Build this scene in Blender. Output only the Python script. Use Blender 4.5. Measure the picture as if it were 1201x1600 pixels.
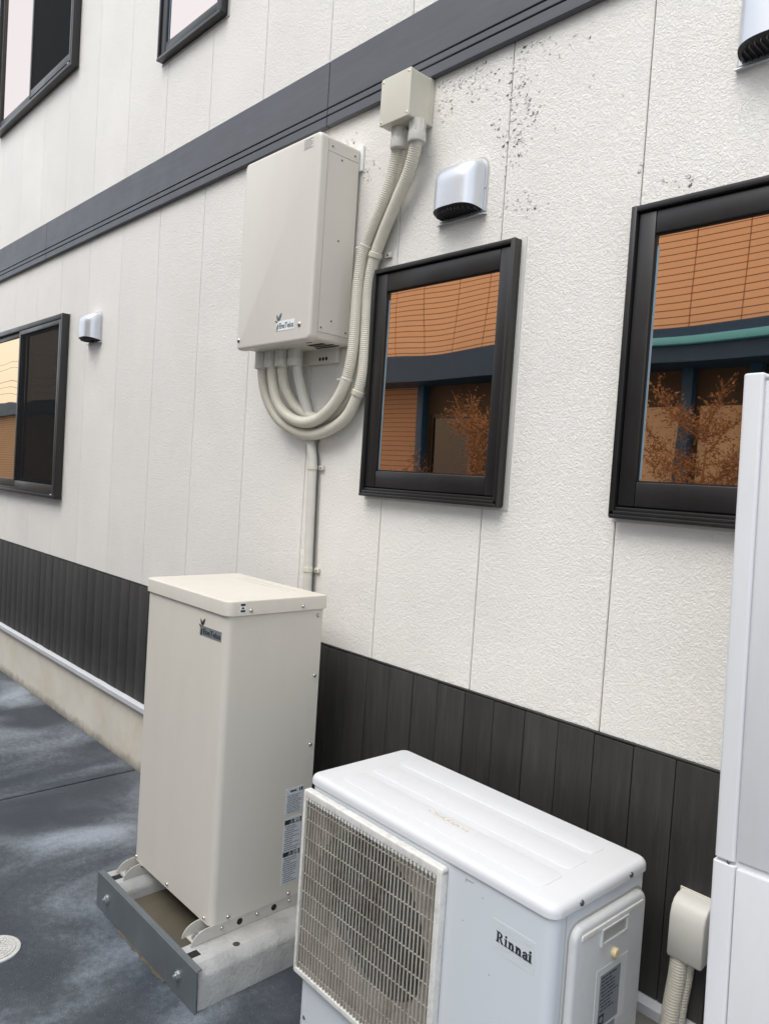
import bpy, bmesh, math, random
from mathutils import Vector, Matrix
R_ = math.radians
random.seed(7)
sc = bpy.context.scene
for o in list(bpy.data.objects): bpy.data.objects.remove(o)
C = sc.collection

# ------------------------------------------------------------------ camera
CAM = Vector((0.0, -1.82, 1.63)); F_PX = 1178.46; YAW, PITCH, ROLL = .815161, -.0420027, -.0651975
fwd = Vector((-math.sin(YAW)*math.cos(PITCH), math.cos(YAW)*math.cos(PITCH), math.sin(PITCH)))
rt0 = Vector((math.cos(YAW), math.sin(YAW), 0)); dn0 = fwd.cross(rt0)
RT = math.cos(ROLL)*rt0 + math.sin(ROLL)*dn0; DN = -math.sin(ROLL)*rt0 + math.cos(ROLL)*dn0
cd = bpy.data.cameras.new('camera'); cam = bpy.data.objects.new('camera', cd); C.objects.link(cam)
cd.sensor_fit = 'VERTICAL'; cd.sensor_height = 36; cd.lens = 36*F_PX/1600; cd.clip_start = .02; cd.clip_end = 500
m3 = Matrix((RT, -DN, -fwd)).transposed().to_4x4()
cam.matrix_world = Matrix.Translation(CAM) @ m3
sc.camera = cam
def ray(px, py): return RT*((px-600.5)/F_PX) + DN*((py-800)/F_PX) + fwd
def at(px, py, y=0.0):                     # the point of the plane y = const seen at a pixel of the photograph
    d = ray(px, py); return CAM + d*((y-CAM.y)/d.y)
def atz(px, py, z=0.0):
    d = ray(px, py); return CAM + d*((z-CAM.z)/d.z)

# ------------------------------------------------------------------ sky, sun, exposure
SUN_EL, SUN_AZ = R_(58), R_(182)           # azimuth clockwise from +Y
w = bpy.data.worlds.new('World'); sc.world = w; w.use_nodes = True
nt = w.node_tree; bg = nt.nodes['Background']
sk = nt.nodes.new('ShaderNodeTexSky'); sk.sky_type = 'NISHITA'; sk.sun_disc = False
sk.sun_elevation = SUN_EL; sk.sun_rotation = SUN_AZ; sk.dust_density = 4; sk.air_density = 1.0; sk.ozone_density = 1
hs = nt.nodes.new('ShaderNodeHueSaturation'); hs.inputs['Saturation'].default_value = .5
ov = nt.nodes.new('ShaderNodeMixRGB'); ov.inputs[0].default_value = .62; ov.inputs[2].default_value = (5.3, 5.65, 6.15, 1)   # even cloud cover over the clear-sky model
nt.links.new(sk.outputs[0], hs.inputs['Color']); nt.links.new(hs.outputs[0], ov.inputs[1]); nt.links.new(ov.outputs[0], bg.inputs['Color'])
bg.inputs['Strength'].default_value = .15
sd = bpy.data.lights.new('sun', 'SUN'); sd.energy = 1.0; sd.angle = R_(35); sd.color = (1, .98, .95)
so = bpy.data.objects.new('sun', sd); C.objects.link(so)
sdir = Vector((math.sin(SUN_AZ)*math.cos(SUN_EL), math.cos(SUN_AZ)*math.cos(SUN_EL), math.sin(SUN_EL)))
so.rotation_euler = (-sdir).to_track_quat('-Z', 'Y').to_euler(); so.location = (0, -3, 9)
vs = sc.view_settings; vs.view_transform = 'Standard'; vs.look = 'None'; vs.gamma = 1; vs.exposure = .80
vs.use_curve_mapping = False

# ------------------------------------------------------------------ mesh helpers
class MB:
    def __init__(s): s.bm = bmesh.new()
    def _add(s, t):
        me = bpy.data.meshes.new('t'); t.to_mesh(me); t.free(); s.bm.from_mesh(me); bpy.data.meshes.remove(me); return s
    def box(s, x0, x1, y0, y1, z0, z1, bev=0, seg=2):
        t = bmesh.new(); bmesh.ops.create_cube(t, size=1)
        for v in t.verts: v.co = ((x0+x1)/2+v.co.x*(x1-x0), (y0+y1)/2+v.co.y*(y1-y0), (z0+z1)/2+v.co.z*(z1-z0))
        if bev: bmesh.ops.bevel(t, geom=t.edges[:], offset=bev, segments=seg, affect='EDGES', profile=.5)
        return s._add(t)
    def rbox(s, x0, x1, y0, y1, z0, z1, rv, rt, axis=2, seg=5, sides=None, end=1):
        """box with the edges along `axis` rounded by rv, then the edges of its +axis end (end=1) or -axis end (end=-1) rounded by rt"""
        t = bmesh.new(); bmesh.ops.create_cube(t, size=1)
        for v in t.verts: v.co = ((x0+x1)/2+v.co.x*(x1-x0), (y0+y1)/2+v.co.y*(y1-y0), (z0+z1)/2+v.co.z*(z1-z0))
        if rv:
            es = [e for e in t.edges if abs((e.verts[0].co-e.verts[1].co).normalized()[axis]) > .9]
            if sides: es = [e for e in es if sides(e.verts[0].co)]
            bmesh.ops.bevel(t, geom=es, offset=rv, segments=seg, affect='EDGES', profile=.5)
        if rt:
            L = (x1, y1, z1)[axis] if end > 0 else (x0, y0, z0)[axis]
            es = [e for e in t.edges if all(abs(v.co[axis]-L) < 1e-6 for v in e.verts)]
            bmesh.ops.bevel(t, geom=es, offset=rt, segments=4, affect='EDGES', profile=.5)
        return s._add(t)
    def poly(s, pts, d):
        """flat outline extruded by vector d"""
        b = s.bm; d = Vector(d); n = len(pts)
        a = [b.verts.new(Vector(p)) for p in pts]; c = [b.verts.new(Vector(p)+d) for p in pts]
        b.faces.new(a[::-1]); b.faces.new(c)
        for i in range(n): b.faces.new((a[i], a[(i+1) % n], c[(i+1) % n], c[i]))
        return s
    def quad(s, *pts): s.bm.faces.new([s.bm.verts.new(Vector(p)) for p in pts]); return s
    def tube(s, pts, rad, seg=14, caps=True):
        b = s.bm; pts = [Vector(p) for p in pts]; n = len(pts); rings = []
        tg = [(pts[min(i+1, n-1)]-pts[max(i-1, 0)]).normalized() for i in range(n)]
        u = tg[0].orthogonal().normalized()
        for i in range(n):
            u = (u - tg[i]*u.dot(tg[i])).normalized(); v = tg[i].cross(u)
            r = rad(i) if callable(rad) else rad
            rings.append([b.verts.new(pts[i]+(u*math.cos(2*math.pi*k/seg)+v*math.sin(2*math.pi*k/seg))*r) for k in range(seg)])
        for i in range(n-1):
            for k in range(seg):
                b.faces.new((rings[i][k], rings[i][(k+1) % seg], rings[i+1][(k+1) % seg], rings[i+1][k]))
        if caps: b.faces.new(rings[0][::-1]); b.faces.new(rings[-1])
        return s
    def lathe(s, c, axis, prof, seg=16):
        """prof: list of (distance along axis, radius)"""
        c = Vector(c); ax = Vector(axis).normalized(); u = ax.orthogonal().normalized(); v = ax.cross(u); b = s.bm; rings = []
        for t, r in prof:
            rings.append([b.verts.new(c+ax*t+(u*math.cos(2*math.pi*k/seg)+v*math.sin(2*math.pi*k/seg))*max(r, 1e-5)) for k in range(seg)])
        for i in range(len(rings)-1):
            for k in range(seg): b.faces.new((rings[i][k], rings[i][(k+1) % seg], rings[i+1][(k+1) % seg], rings[i+1][k]))
        b.faces.new(rings[0][::-1]); b.faces.new(rings[-1]); return s
    def mesh(s, name, mat, sharp=34):
        b = s.bm; bmesh.ops.recalc_face_normals(b, faces=b.faces[:]); b.normal_update()
        for f in b.faces: f.smooth = True
        for e in b.edges:
            if len(e.link_faces) == 2 and e.calc_face_angle(0) > R_(sharp): e.smooth = False
        me = bpy.data.meshes.new(name); b.to_mesh(me); b.free(); me.materials.append(mat); return me
def thing(name, label, cat, loc=(0, 0, 0), rot=(0, 0, 0), group=None):
    o = bpy.data.objects.new(name, None); C.objects.link(o); o.location = loc; o.rotation_euler = rot
    o.empty_display_size = .05
    tag(o, label, cat, group); return o
def tag(o, label=None, cat=None, group=None, kind=None):
    if label: o['label'] = label
    if cat: o['category'] = cat
    if group: o['group'] = group
    if kind: o['kind'] = kind
    return o
def put(name, me, parent=None, loc=None, local=False, label=None, kind=None, rot=None):
    o = bpy.data.objects.new(name, me); C.objects.link(o)
    if loc is not None: o.location = loc
    if rot is not None: o.rotation_euler = rot
    if parent is not None:
        o.parent = parent
        if not local and parent.type == 'EMPTY': o.matrix_parent_inverse = Matrix.Translation(-Vector(parent.location))
    return tag(o, label, kind=kind)
def part(name, mb, mat, parent, local=False, label=None, kind=None, sharp=34):
    return put(name, mb.mesh(name, mat, sharp), parent, None, local, label, kind)
def catmull(P, step=.004):
    P = [Vector(p) for p in P]; P = [P[0]*2-P[1]] + P + [P[-1]*2-P[-2]]; out = []
    for i in range(1, len(P)-2):
        a, b, c, d = P[i-1:i+3]
        for k in range(40):
            t = k/40; out.append(.5*((2*b)+(c-a)*t+(2*a-5*b+4*c-d)*t*t+(3*b-a-3*c+d)*t**3))
    out.append(P[-2]); res = [out[0]]; acc = 0
    for i in range(1, len(out)):                      # even spacing
        a, b = out[i-1], out[i]; L = (b-a).length
        while acc+L >= step:
            a = a+(b-a)*((step-acc)/L); res.append(a.copy()); L = (b-a).length; acc = 0
            if L < 1e-9: break
        acc += L
    return res
def text_mesh(s, size, name, mat, ext=.0006):
    cu = bpy.data.curves.new(name, 'FONT'); cu.body = s; cu.size = size; cu.extrude = ext; cu.resolution_u = 4
    cu.align_x = 'LEFT'
    o = bpy.data.objects.new(name, cu); C.objects.link(o)
    bpy.context.view_layer.update()
    me = bpy.data.meshes.new_from_object(o.evaluated_get(bpy.context.evaluated_depsgraph_get()))
    bpy.data.objects.remove(o); me.name = name; me.materials.clear(); me.materials.append(mat); return me

# ------------------------------------------------------------------ materials (world-position textures)
def N(nt, t, **k):
    n = nt.nodes.new('ShaderNode'+t)
    for a, b in k.items(): setattr(n, a, b)
    return n
def material(name, col, rough=.5, metal=0, var=.0, vscale=6, dirt=None, dirt_amt=0, dscale=14, bump=0, bscale=200, bdist=.001, stretch=(1, 1, 1), spec=.5, streak=0):
    m = bpy.data.materials.new(name); m.use_nodes = True; t = m.node_tree; L = t.links.new
    b = t.nodes['Principled BSDF']; b.inputs['Roughness'].default_value = rough; b.inputs['Metallic'].default_value = metal
    b.inputs['Specular IOR Level'].default_value = spec
    geo = N(t, 'NewGeometry'); mp = N(t, 'Mapping'); mp.inputs['Scale'].default_value = stretch; L(geo.outputs['Position'], mp.inputs[0])
    c = N(t, 'RGB'); c.outputs[0].default_value = (*col, 1); out = c.outputs[0]
    if var:
        n = N(t, 'TexNoise'); n.inputs['Scale'].default_value = vscale; n.inputs['Detail'].default_value = 5; L(mp.outputs[0], n.inputs[0])
        r = N(t, 'MapRange'); r.inputs[1].default_value = .25; r.inputs[2].default_value = .75; r.inputs[3].default_value = 1-var; r.inputs[4].default_value = 1+var
        L(n.outputs[0], r.inputs[0]); hsv = N(t, 'HueSaturation'); L(out, hsv.inputs['Color']); L(r.outputs[0], hsv.inputs['Value']); out = hsv.outputs[0]
    if dirt_amt:
        n = N(t, 'TexNoise'); n.inputs['Scale'].default_value = dscale; n.inputs['Detail'].default_value = 8; n.inputs['Roughness'].default_value = .7
        L(mp.outputs[0], n.inputs[0])
        r = N(t, 'MapRange'); r.inputs[1].default_value = .48; r.inputs[2].default_value = .74; r.inputs[3].default_value = 0; r.inputs[4].default_value = dirt_amt
        L(n.outputs[0], r.inputs[0]); mx = N(t, 'MixRGB'); L(r.outputs[0], mx.inputs[0]); L(out, mx.inputs[1]); mx.inputs[2].default_value = (*dirt, 1); out = mx.outputs[0]
    L(out, b.inputs['Base Color'])
    if rough > .15:
        n = N(t, 'TexNoise'); n.inputs['Scale'].default_value = 9; n.inputs['Detail'].default_value = 6; L(geo.outputs['Position'], n.inputs[0])
        r = N(t, 'MapRange'); r.inputs[3].default_value = rough-.1; r.inputs[4].default_value = rough+.1; L(n.outputs[0], r.inputs[0]); L(r.outputs[0], b.inputs['Roughness'])
    if bump:
        n = N(t, 'TexNoise'); n.inputs['Scale'].default_value = bscale; n.inputs['Detail'].default_value = 4; L(mp.outputs[0], n.inputs[0])
        bp = N(t, 'Bump'); bp.inputs['Strength'].default_value = bump; bp.inputs['Distance'].default_value = bdist
        L(n.outputs[0], bp.inputs['Height']); L(bp.outputs[0], b.inputs['Normal'])
    return m
def siding_material():
    m = material('cream_siding', (.78, .752, .70), .55, var=.045, vscale=1.7, dirt=(.5, .47, .42), dirt_amt=.12, dscale=3)
    t = m.node_tree; L = t.links.new; b = t.nodes['Principled BSDF']; geo = N(t, 'NewGeometry')
    n0 = N(t, 'TexNoise'); n0.inputs['Scale'].default_value = 30; n0.inputs['Detail'].default_value = 2; L(geo.outputs['Position'], n0.inputs[0])
    off = N(t, 'VectorMath', operation='MULTIPLY_ADD'); L(n0.outputs['Color'], off.inputs[0]); off.inputs[1].default_value = (.035, .035, .035); L(geo.outputs['Position'], off.inputs[2])
    v = N(t, 'TexVoronoi', feature='SMOOTH_F1'); v.inputs['Scale'].default_value = 120; v.inputs['Smoothness'].default_value = .35; L(off.outputs[0], v.inputs['Vector'])
    n1 = N(t, 'TexNoise'); n1.inputs['Scale'].default_value = 78; n1.inputs['Detail'].default_value = 5; n1.inputs['Roughness'].default_value = .6; n1.inputs['Distortion'].default_value = 1.6
    L(geo.outputs['Position'], n1.inputs[0])
    n2 = N(t, 'TexNoise'); n2.inputs['Scale'].default_value = 300; n2.inputs['Detail'].default_value = 3; L(geo.outputs['Position'], n2.inputs[0])
    r = N(t, 'MapRange', interpolation_type='SMOOTHSTEP'); r.inputs[1].default_value = .40; r.inputs[2].default_value = .60; L(n1.outputs[0], r.inputs[0])
    a = N(t, 'Math', operation='MULTIPLY_ADD'); L(v.outputs['Distance'], a.inputs[0]); a.inputs[1].default_value = -.5; L(r.outputs[0], a.inputs[2])
    a2 = N(t, 'Math', operation='MULTIPLY_ADD'); L(n2.outputs[0], a2.inputs[0]); a2.inputs[1].default_value = .45; L(a.outputs[0], a2.inputs[2])
    bp = N(t, 'Bump'); bp.inputs['Strength'].default_value = .58; bp.inputs['Distance'].default_value = .0018; L(a2.outputs[0], bp.inputs['Height']); L(bp.outputs[0], b.inputs['Normal'])
    return m
def glass_material(name, tint, mix=.8, dark=(.01, .012, .014), wav=.25):
    """coated window glass: tinted mirror over a dark room"""
    m = bpy.data.materials.new(name); m.use_nodes = True; t = m.node_tree; L = t.links.new
    b = t.nodes['Principled BSDF']; b.inputs['Base Color'].default_value = (*dark, 1); b.inputs['Roughness'].default_value = .05
    g = N(t, 'BsdfGlossy'); g.inputs['Color'].default_value = (*tint, 1); g.inputs['Roughness'].default_value = .012
    mx = N(t, 'MixShader'); mx.inputs[0].default_value = mix; L(b.outputs[0], mx.inputs[1]); L(g.outputs[0], mx.inputs[2]); L(mx.outputs[0], t.nodes['Material Output'].inputs[0])
    geo = N(t, 'NewGeometry'); n = N(t, 'TexNoise'); n.inputs['Scale'].default_value = 2.6; n.inputs['Detail'].default_value = 0; L(geo.outputs['Position'], n.inputs[0])
    bp = N(t, 'Bump'); bp.inputs['Strength'].default_value = wav; bp.inputs['Distance'].default_value = .008; L(n.outputs[0], bp.inputs['Height'])
    L(bp.outputs[0], g.inputs['Normal']); L(bp.outputs[0], b.inputs['Normal']); return m
def ground_material():
    m = bpy.data.materials.new('dark_concrete'); m.use_nodes = True; t = m.node_tree; L = t.links.new; b = t.nodes['Principled BSDF']
    geo = N(t, 'NewGeometry'); mp = N(t, 'Mapping'); mp.inputs['Scale'].default_value = (1.9, 1.1, 1); mp.inputs['Rotation'].default_value = (0, 0, R_(-10)); L(geo.outputs['Position'], mp.inputs[0])
    n = N(t, 'TexNoise'); n.inputs['Scale'].default_value = 1.0; n.inputs['Detail'].default_value = 7; n.inputs['Roughness'].default_value = .52; n.inputs['Distortion'].default_value = .5; L(mp.outputs[0], n.inputs[0])
    n2 = N(t, 'TexNoise'); n2.inputs['Scale'].default_value = 42; n2.inputs['Detail'].default_value = 8; n2.inputs['Roughness'].default_value = .72; L(geo.outputs['Position'], n2.inputs[0])
    a = N(t, 'Math', operation='MULTIPLY_ADD'); L(n2.outputs[0], a.inputs[0]); a.inputs[1].default_value = .24; L(n.outputs[0], a.inputs[2])
    cr = N(t, 'ValToRGB'); e = cr.color_ramp; e.elements[0].position = .40; e.elements[0].color = (.034, .042, .055, 1); e.elements[1].position = .82; e.elements[1].color = (.30, .33, .37, 1)
    for p, c in ((.53, (.045, .054, .067, 1)), (.60, (.068, .079, .094, 1)), (.68, (.14, .158, .18, 1))): q = e.elements.new(p); q.color = c
    L(a.outputs[0], cr.inputs[0])
    g1 = N(t, 'TexNoise'); g1.inputs['Scale'].default_value = 260; g1.inputs['Detail'].default_value = 3; g1.inputs['Roughness'].default_value = .7; L(geo.outputs['Position'], g1.inputs[0])
    g2 = N(t, 'MapRange'); g2.inputs[1].default_value = .3; g2.inputs[2].default_value = .7; g2.inputs[3].default_value = .6; g2.inputs[4].default_value = 1.45; L(g1.outputs[0], g2.inputs[0])
    hv = N(t, 'HueSaturation'); L(cr.outputs[0], hv.inputs['Color']); L(g2.outputs[0], hv.inputs['Value'])
    vo = N(t, 'TexVoronoi'); vo.inputs['Scale'].default_value = 55; L(geo.outputs['Position'], vo.inputs['Vector']); v2 = N(t, 'Math', operation='LESS_THAN'); v2.inputs[1].default_value = .09; L(vo.outputs['Distance'], v2.inputs[0])
    v3 = N(t, 'Math', operation='MULTIPLY'); v3.inputs[1].default_value = .45; L(v2.outputs[0], v3.inputs[0])
    mg = N(t, 'MixRGB'); L(v3.outputs[0], mg.inputs[0]); L(hv.outputs[0], mg.inputs[1]); mg.inputs[2].default_value = (.30, .31, .31, 1); L(mg.outputs[0], b.inputs['Base Color'])
    r = N(t, 'MapRange'); r.inputs[1].default_value = .45; r.inputs[2].default_value = .75; r.inputs[3].default_value = .45; r.inputs[4].default_value = .8; L(a.outputs[0], r.inputs[0]); L(r.outputs[0], b.inputs['Roughness'])
    n3 = N(t, 'TexNoise'); n3.inputs['Scale'].default_value = 160; n3.inputs['Detail'].default_value = 5; L(geo.outputs['Position'], n3.inputs[0])
    bp = N(t, 'Bump'); bp.inputs['Strength'].default_value = .5; bp.inputs['Distance'].default_value = .0025; L(n3.outputs[0], bp.inputs['Height']); L(bp.outputs[0], b.inputs['Normal'])
    return m
def zramp(m, z0, z1, col, amt, scale=9):
    """splash dirt of a ragged outline between heights z0 (full) and z1 (none)"""
    t = m.node_tree; L = t.links.new; b = t.nodes['Principled BSDF']; src = b.inputs['Base Color'].links[0].from_socket
    geo = N(t, 'NewGeometry'); sp = N(t, 'SeparateXYZ'); L(geo.outputs['Position'], sp.inputs[0])
    n = N(t, 'TexNoise'); n.inputs['Scale'].default_value = scale; n.inputs['Detail'].default_value = 6; L(geo.outputs['Position'], n.inputs[0])
    a = N(t, 'Math', operation='MULTIPLY_ADD'); L(n.outputs[0], a.inputs[0]); a.inputs[1].default_value = (z1-z0)*1.4; L(sp.outputs[2], a.inputs[2])
    r = N(t, 'MapRange'); r.inputs[1].default_value = z0+(z1-z0)*.7; r.inputs[2].default_value = z1+(z1-z0)*.7; r.inputs[3].default_value = amt; r.inputs[4].default_value = 0; L(a.outputs[0], r.inputs[0])
    mx = N(t, 'MixRGB'); L(r.outputs[0], mx.inputs[0]); L(src, mx.inputs[1]); mx.inputs[2].default_value = (*col, 1); L(mx.outputs[0], b.inputs['Base Color']); return m

M = {}
M['siding'] = siding_material()
M['joint'] = material('joint_sealant', (.40, .385, .36), .8)
M['skirt'] = material('dark_planks', (.026, .0245, .0225), .55, var=.22, vscale=10, stretch=(7, 7, .5), dirt=(.06, .057, .053), dirt_amt=.45, dscale=9, bump=.45, bscale=34, bdist=.0016)
def vary(m, amt):
    t = m.node_tree; L = t.links.new; b = t.nodes['Principled BSDF']; src = b.inputs['Base Color'].links[0].from_socket
    oi = N(t, 'ObjectInfo'); rg = N(t, 'MapRange'); rg.inputs[3].default_value = 1-amt; rg.inputs[4].default_value = 1+amt; L(oi.outputs['Random'], rg.inputs[0])
    h = N(t, 'HueSaturation'); L(src, h.inputs['Color']); L(rg.outputs[0], h.inputs['Value']); L(h.outputs[0], b.inputs['Base Color']); return m
vary(M['skirt'], .16); zramp(M['skirt'], .372, .56, (.085, .08, .07), .35, 11); vary(M['siding'], .018)
M['skirt_gap'] = material('plank_groove', (.012, .012, .012), .8)
M['band'] = material('grey_band', (.078, .082, .092), .5, var=.1, vscale=9, stretch=(.5, 7, 7), bump=.35, bscale=60, bdist=.001)
M['flash'] = material('grey_flashing', (.55, .56, .57), .4, var=.05)
M['found'] = zramp(material('render_plinth', (.64, .60, .52), .8, var=.1, vscale=3, dirt=(.55, .47, .33), dirt_amt=.75, dscale=3.5, bump=.3, bscale=60, bdist=.001), .0, .06, (.12, .105, .075), .75, 14)
M['ground'] = ground_material()
M['soil'] = material('compacted_soil', (.12, .1, .075), .9, var=.2)
M['black'] = material('black_aluminium', (.017, .016, .0155), .36, var=.12, vscale=3, dirt=(.05, .05, .05), dirt_amt=.15, dscale=25, stretch=(1, 1, .3))
M['olive'] = material('dark_bronze_aluminium', (.055, .052, .045), .36, metal=.3)
M['gasket'] = material('black_gasket', (.008, .008, .009), .6)
M['spacer'] = material('sky_tinted_spacer', (.22, .36, .47), .3, metal=.4)  # glazing spacer; the sky it mirrors is painted in as pale blue
M['caulk'] = material('grey_caulk', (.5, .485, .45), .7, var=.06)
M['glass'] = glass_material('bronze_coated_glass', (1.0, .60, .36), .96)
M['glass_up'] = glass_material('rose_coated_glass', (.80, .68, .62), .92, wav=.1)
M['glass_y'] = glass_material('amber_coated_glass', (.95, .70, .45), .94, wav=.3)
M['beige'] = material('beige_cabinet_paint', (.645, .608, .535), .45, var=.022, vscale=5, stretch=(1, 1, .25), dirt=(.45, .41, .34), dirt_amt=.12, dscale=7, bump=.12, bscale=700, bdist=.0003)
M['beige_pc'] = material('beige_inverter_paint', (.64, .608, .545), .45, var=.022, vscale=5, stretch=(1, 1, .25), dirt=(.45, .41, .34), dirt_amt=.12, dscale=7, bump=.12, bscale=700, bdist=.0003)
M['beige_rail'] = material('beige_rail_paint', (.55, .53, .48), .45, var=.04, dirt=(.3, .28, .24), dirt_amt=.2)
M['ivory'] = material('ivory_plastic', (.60, .575, .475), .4, var=.02, dirt=(.42, .38, .3), dirt_amt=.1)
M['hose'] = material('ivory_corrugated_hose', (.61, .58, .485), .45, var=.05, vscale=5, dirt=(.35, .32, .26), dirt_amt=.25)
M['pvc'] = material('ivory_pipe', (.58, .565, .51), .45, var=.05, dirt=(.4, .37, .3), dirt_amt=.2)
M['tie'] = material('white_nylon', (.75, .77, .78), .4)
M['steel'] = material('stainless_screw', (.55, .54, .52), .28, metal=1)
M['darkscrew'] = material('dark_screw', (.16, .15, .14), .35, metal=.8)
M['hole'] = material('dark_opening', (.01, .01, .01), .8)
M['galv'] = material('grey_steel_plate', (.15, .168, .178), .45, metal=.3, var=.08, vscale=5, dirt=(.25, .27, .28), dirt_amt=.25, stretch=(1, 1, .4))
M['zinc'] = material('zinc_plated', (.5, .53, .55), .35, metal=.9, var=.1)
M['concrete'] = material('cast_concrete', (.43, .43, .415), .85, var=.16, vscale=9, dirt=(.24, .24, .23), dirt_amt=.65, dscale=14, bump=.8, bscale=90, bdist=.003)
M['mud'] = material('silty_bed', (.105, .09, .062), .6, var=.22, vscale=8, dirt=(.09, .085, .07), dirt_amt=.7, dscale=6, bump=.3, bscale=60, bdist=.002)
M['mortar'] = material('leaked_mortar', (.095, .083, .062), .9, var=.3, vscale=40, bump=.6, bscale=120, bdist=.004)
M['white'] = material('white_enamel', (.605, .64, .67), .4, var=.012, vscale=3, dirt=(.5, .5, .5), dirt_amt=.02, dscale=30)
M['white_top'] = material('white_enamel_lid', (.63, .64, .65), .45, var=.015, dirt=(.5, .5, .5), dirt_amt=.06, dscale=40)
M['greyplastic'] = material('grey_plastic_cover', (.60, .61, .605), .45, var=.03, dirt=(.42, .41, .38), dirt_amt=.2, dscale=40)
M['dusty'] = material('dusty_white_plastic', (.68, .67, .63), .6, var=.07, vscale=20, dirt=(.35, .31, .26), dirt_amt=.55, dscale=45, bump=.3, bscale=300, bdist=.0005)
M['grille'] = material('grimy_grille_plastic', (.37, .345, .295), .6, var=.12, vscale=30, dirt=(.13, .10, .07), dirt_amt=.8, dscale=16, stretch=(1, 1, .6))
M['shroud'] = material('dirty_shroud', (.42, .39, .33), .7, var=.2, vscale=12, dirt=(.16, .13, .09), dirt_amt=.7, dscale=18)
M['fan'] = material('dark_fan', (.035, .035, .035), .5)
M['silver'] = material('silver_painted_metal', (.64, .66, .69), .33, metal=.6, var=.03)
M['louver'] = material('black_louver', (.03, .03, .032), .5)
M['lightgrey'] = material('light_grey_paint', (.65, .66, .67), .5, var=.02, vscale=4, stretch=(1, 1, .2), dirt=(.42, .40, .37), dirt_amt=.15, dscale=9)
M['label'] = material('white_label', (.62, .66, .70), .5)
M['label_w'] = material('bright_label', (.78, .79, .78), .5)
M['label_g'] = material('grey_label', (.20, .225, .25), .45)
M['badge'] = material('metal_badge', (.30, .32, .33), .35, metal=.5)
M['ink'] = material('black_ink', (.02, .022, .03), .6)
M['ink_g'] = material('green_grey_ink', (.09, .13, .13), .6)
M['ink_s'] = material('grey_ink', (.16, .18, .20), .6)
M['ink_e'] = material('embossed_print', (.55, .57, .60), .5)
M['rust'] = material('rust_stain', (.55, .43, .28), .8, var=.4, vscale=60)
M['cream'] = material('cream_cap', (.66, .55, .32), .4, var=.08, vscale=80)
M['flake'] = material('paint_flake', (.70, .68, .64), .6, var=.1, vscale=90)
M['pit'] = material('exposed_board', (.13, .12, .115), .9, var=.4, vscale=120)
M['castlid'] = material('cast_plastic_lid', (.60, .59, .56), .6, var=.1, vscale=40)

# ------------------------------------------------------------------ ground
gr = part('ground', MB().quad((-90, -90, -.012), (60, -90, -.012), (60, 40, -.012), (-90, 40, -.012)), M['soil'], None); tag(gr, kind='structure')
GAP = .011
xs = [-18.75, -15.75, -12.75, -9.75, -6.75, -3.74, -.74, 2.26, 5.26]
for i in range(len(xs)-1):
    for (ya, yb) in ((-4.2, .035), (-8.4, -4.2)):
        part('slab', MB().box(xs[i]+GAP/2, xs[i+1]-GAP/2, ya+GAP/2, yb-GAP/2, -.06, 0, .006, 2), M['ground'], gr)

# ------------------------------------------------------------------ the house
house = thing('house', 'two-storey house clad in cream textured siding with dark plank wainscot and grey band', 'house', (-3.5, .2, 0))
XL, XR = -9.3, 2.2
wall = part('wall', MB().box(XL, XR, .012, .25, .33, 6.4), M['joint'], house)
PITCH_X, X0, JG = .4565, -1.038, .0036
flat = MB().box(-PITCH_X/2+JG/2, PITCH_X/2-JG/2, 0, .014, .993, 2.975, .0016, 1).mesh('siding_panel', M['siding'])
flat_up = MB().box(-PITCH_X/2+JG/2, PITCH_X/2-JG/2, 0, .014, 3.215, 6.4, .0016, 1).mesh('siding_panel', M['siding'])
for k in range(-7, 18):
    x = X0-PITCH_X*(k+.5)
    if XL < x < XR:
        put('siding_panel', flat, wall, (x, 0, 0)); put('siding_panel', flat_up, wall, (x, 0, 0))
skirt = part('wainscot', MB().box(XL, XR, .002, .011, .372, .994), M['skirt_gap'], house)
plank = MB().box(-.0562, .0562, -.010, .004, .374, .9865, .0022, 2).mesh('plank', M['skirt'])
rng = random.Random(3)
for k in range(-28, 73):
    x = -1.045-.1141*(k+.5)
    if XL < x < XR: put('plank', plank, skirt, (x, rng.uniform(-.0012, .0012), rng.uniform(-.0012, .0008)))
part('wainscot_cap', MB().box(XL, XR, -.006, .009, .9885, .994, .0012, 1), M['skirt'], house)
part('foundation', MB().box(XL, XR, .004, .3, -.05, .338), M['found'], house)
part('flashing', MB().poly([(XL, .006, .376), (XL, -.014, .372), (XL, -.030, .362), (XL, -.030, .338), (XL, -.024, .333), (XL, .003, .333)], (XR-XL, 0, 0)), M['flash'], house)
# the grey band: boards with two grooves near the lower edge
band = part('band', MB().box(XL, XR, -.006, .012, 2.976, 3.2135), M['skirt_gap'], house)
bx = [at(515, 130, -.02).x]; bx = [bx[0]+3.03*k for k in (-3, -2, -1, 0, 1, 2)]
b2 = at(74, 400, -.02).x
for i in range(len(bx)-1):
    a, b_ = max(bx[i], XL)+.002, min(bx[i+1], XR)-.002
    if b_ <= a: continue
    m_ = MB().box(a, b_, -.024, 0, 3.040, 3.217, .002, 1)
    m_.box(a, b_, -.024, 0, 3.0125, 3.0355, .002, 1)
    m_.box(a, b_, -.024, 0, 2.972, 3.008, .002, 1)
    part('band_board', m_, M['band'], band)

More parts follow.
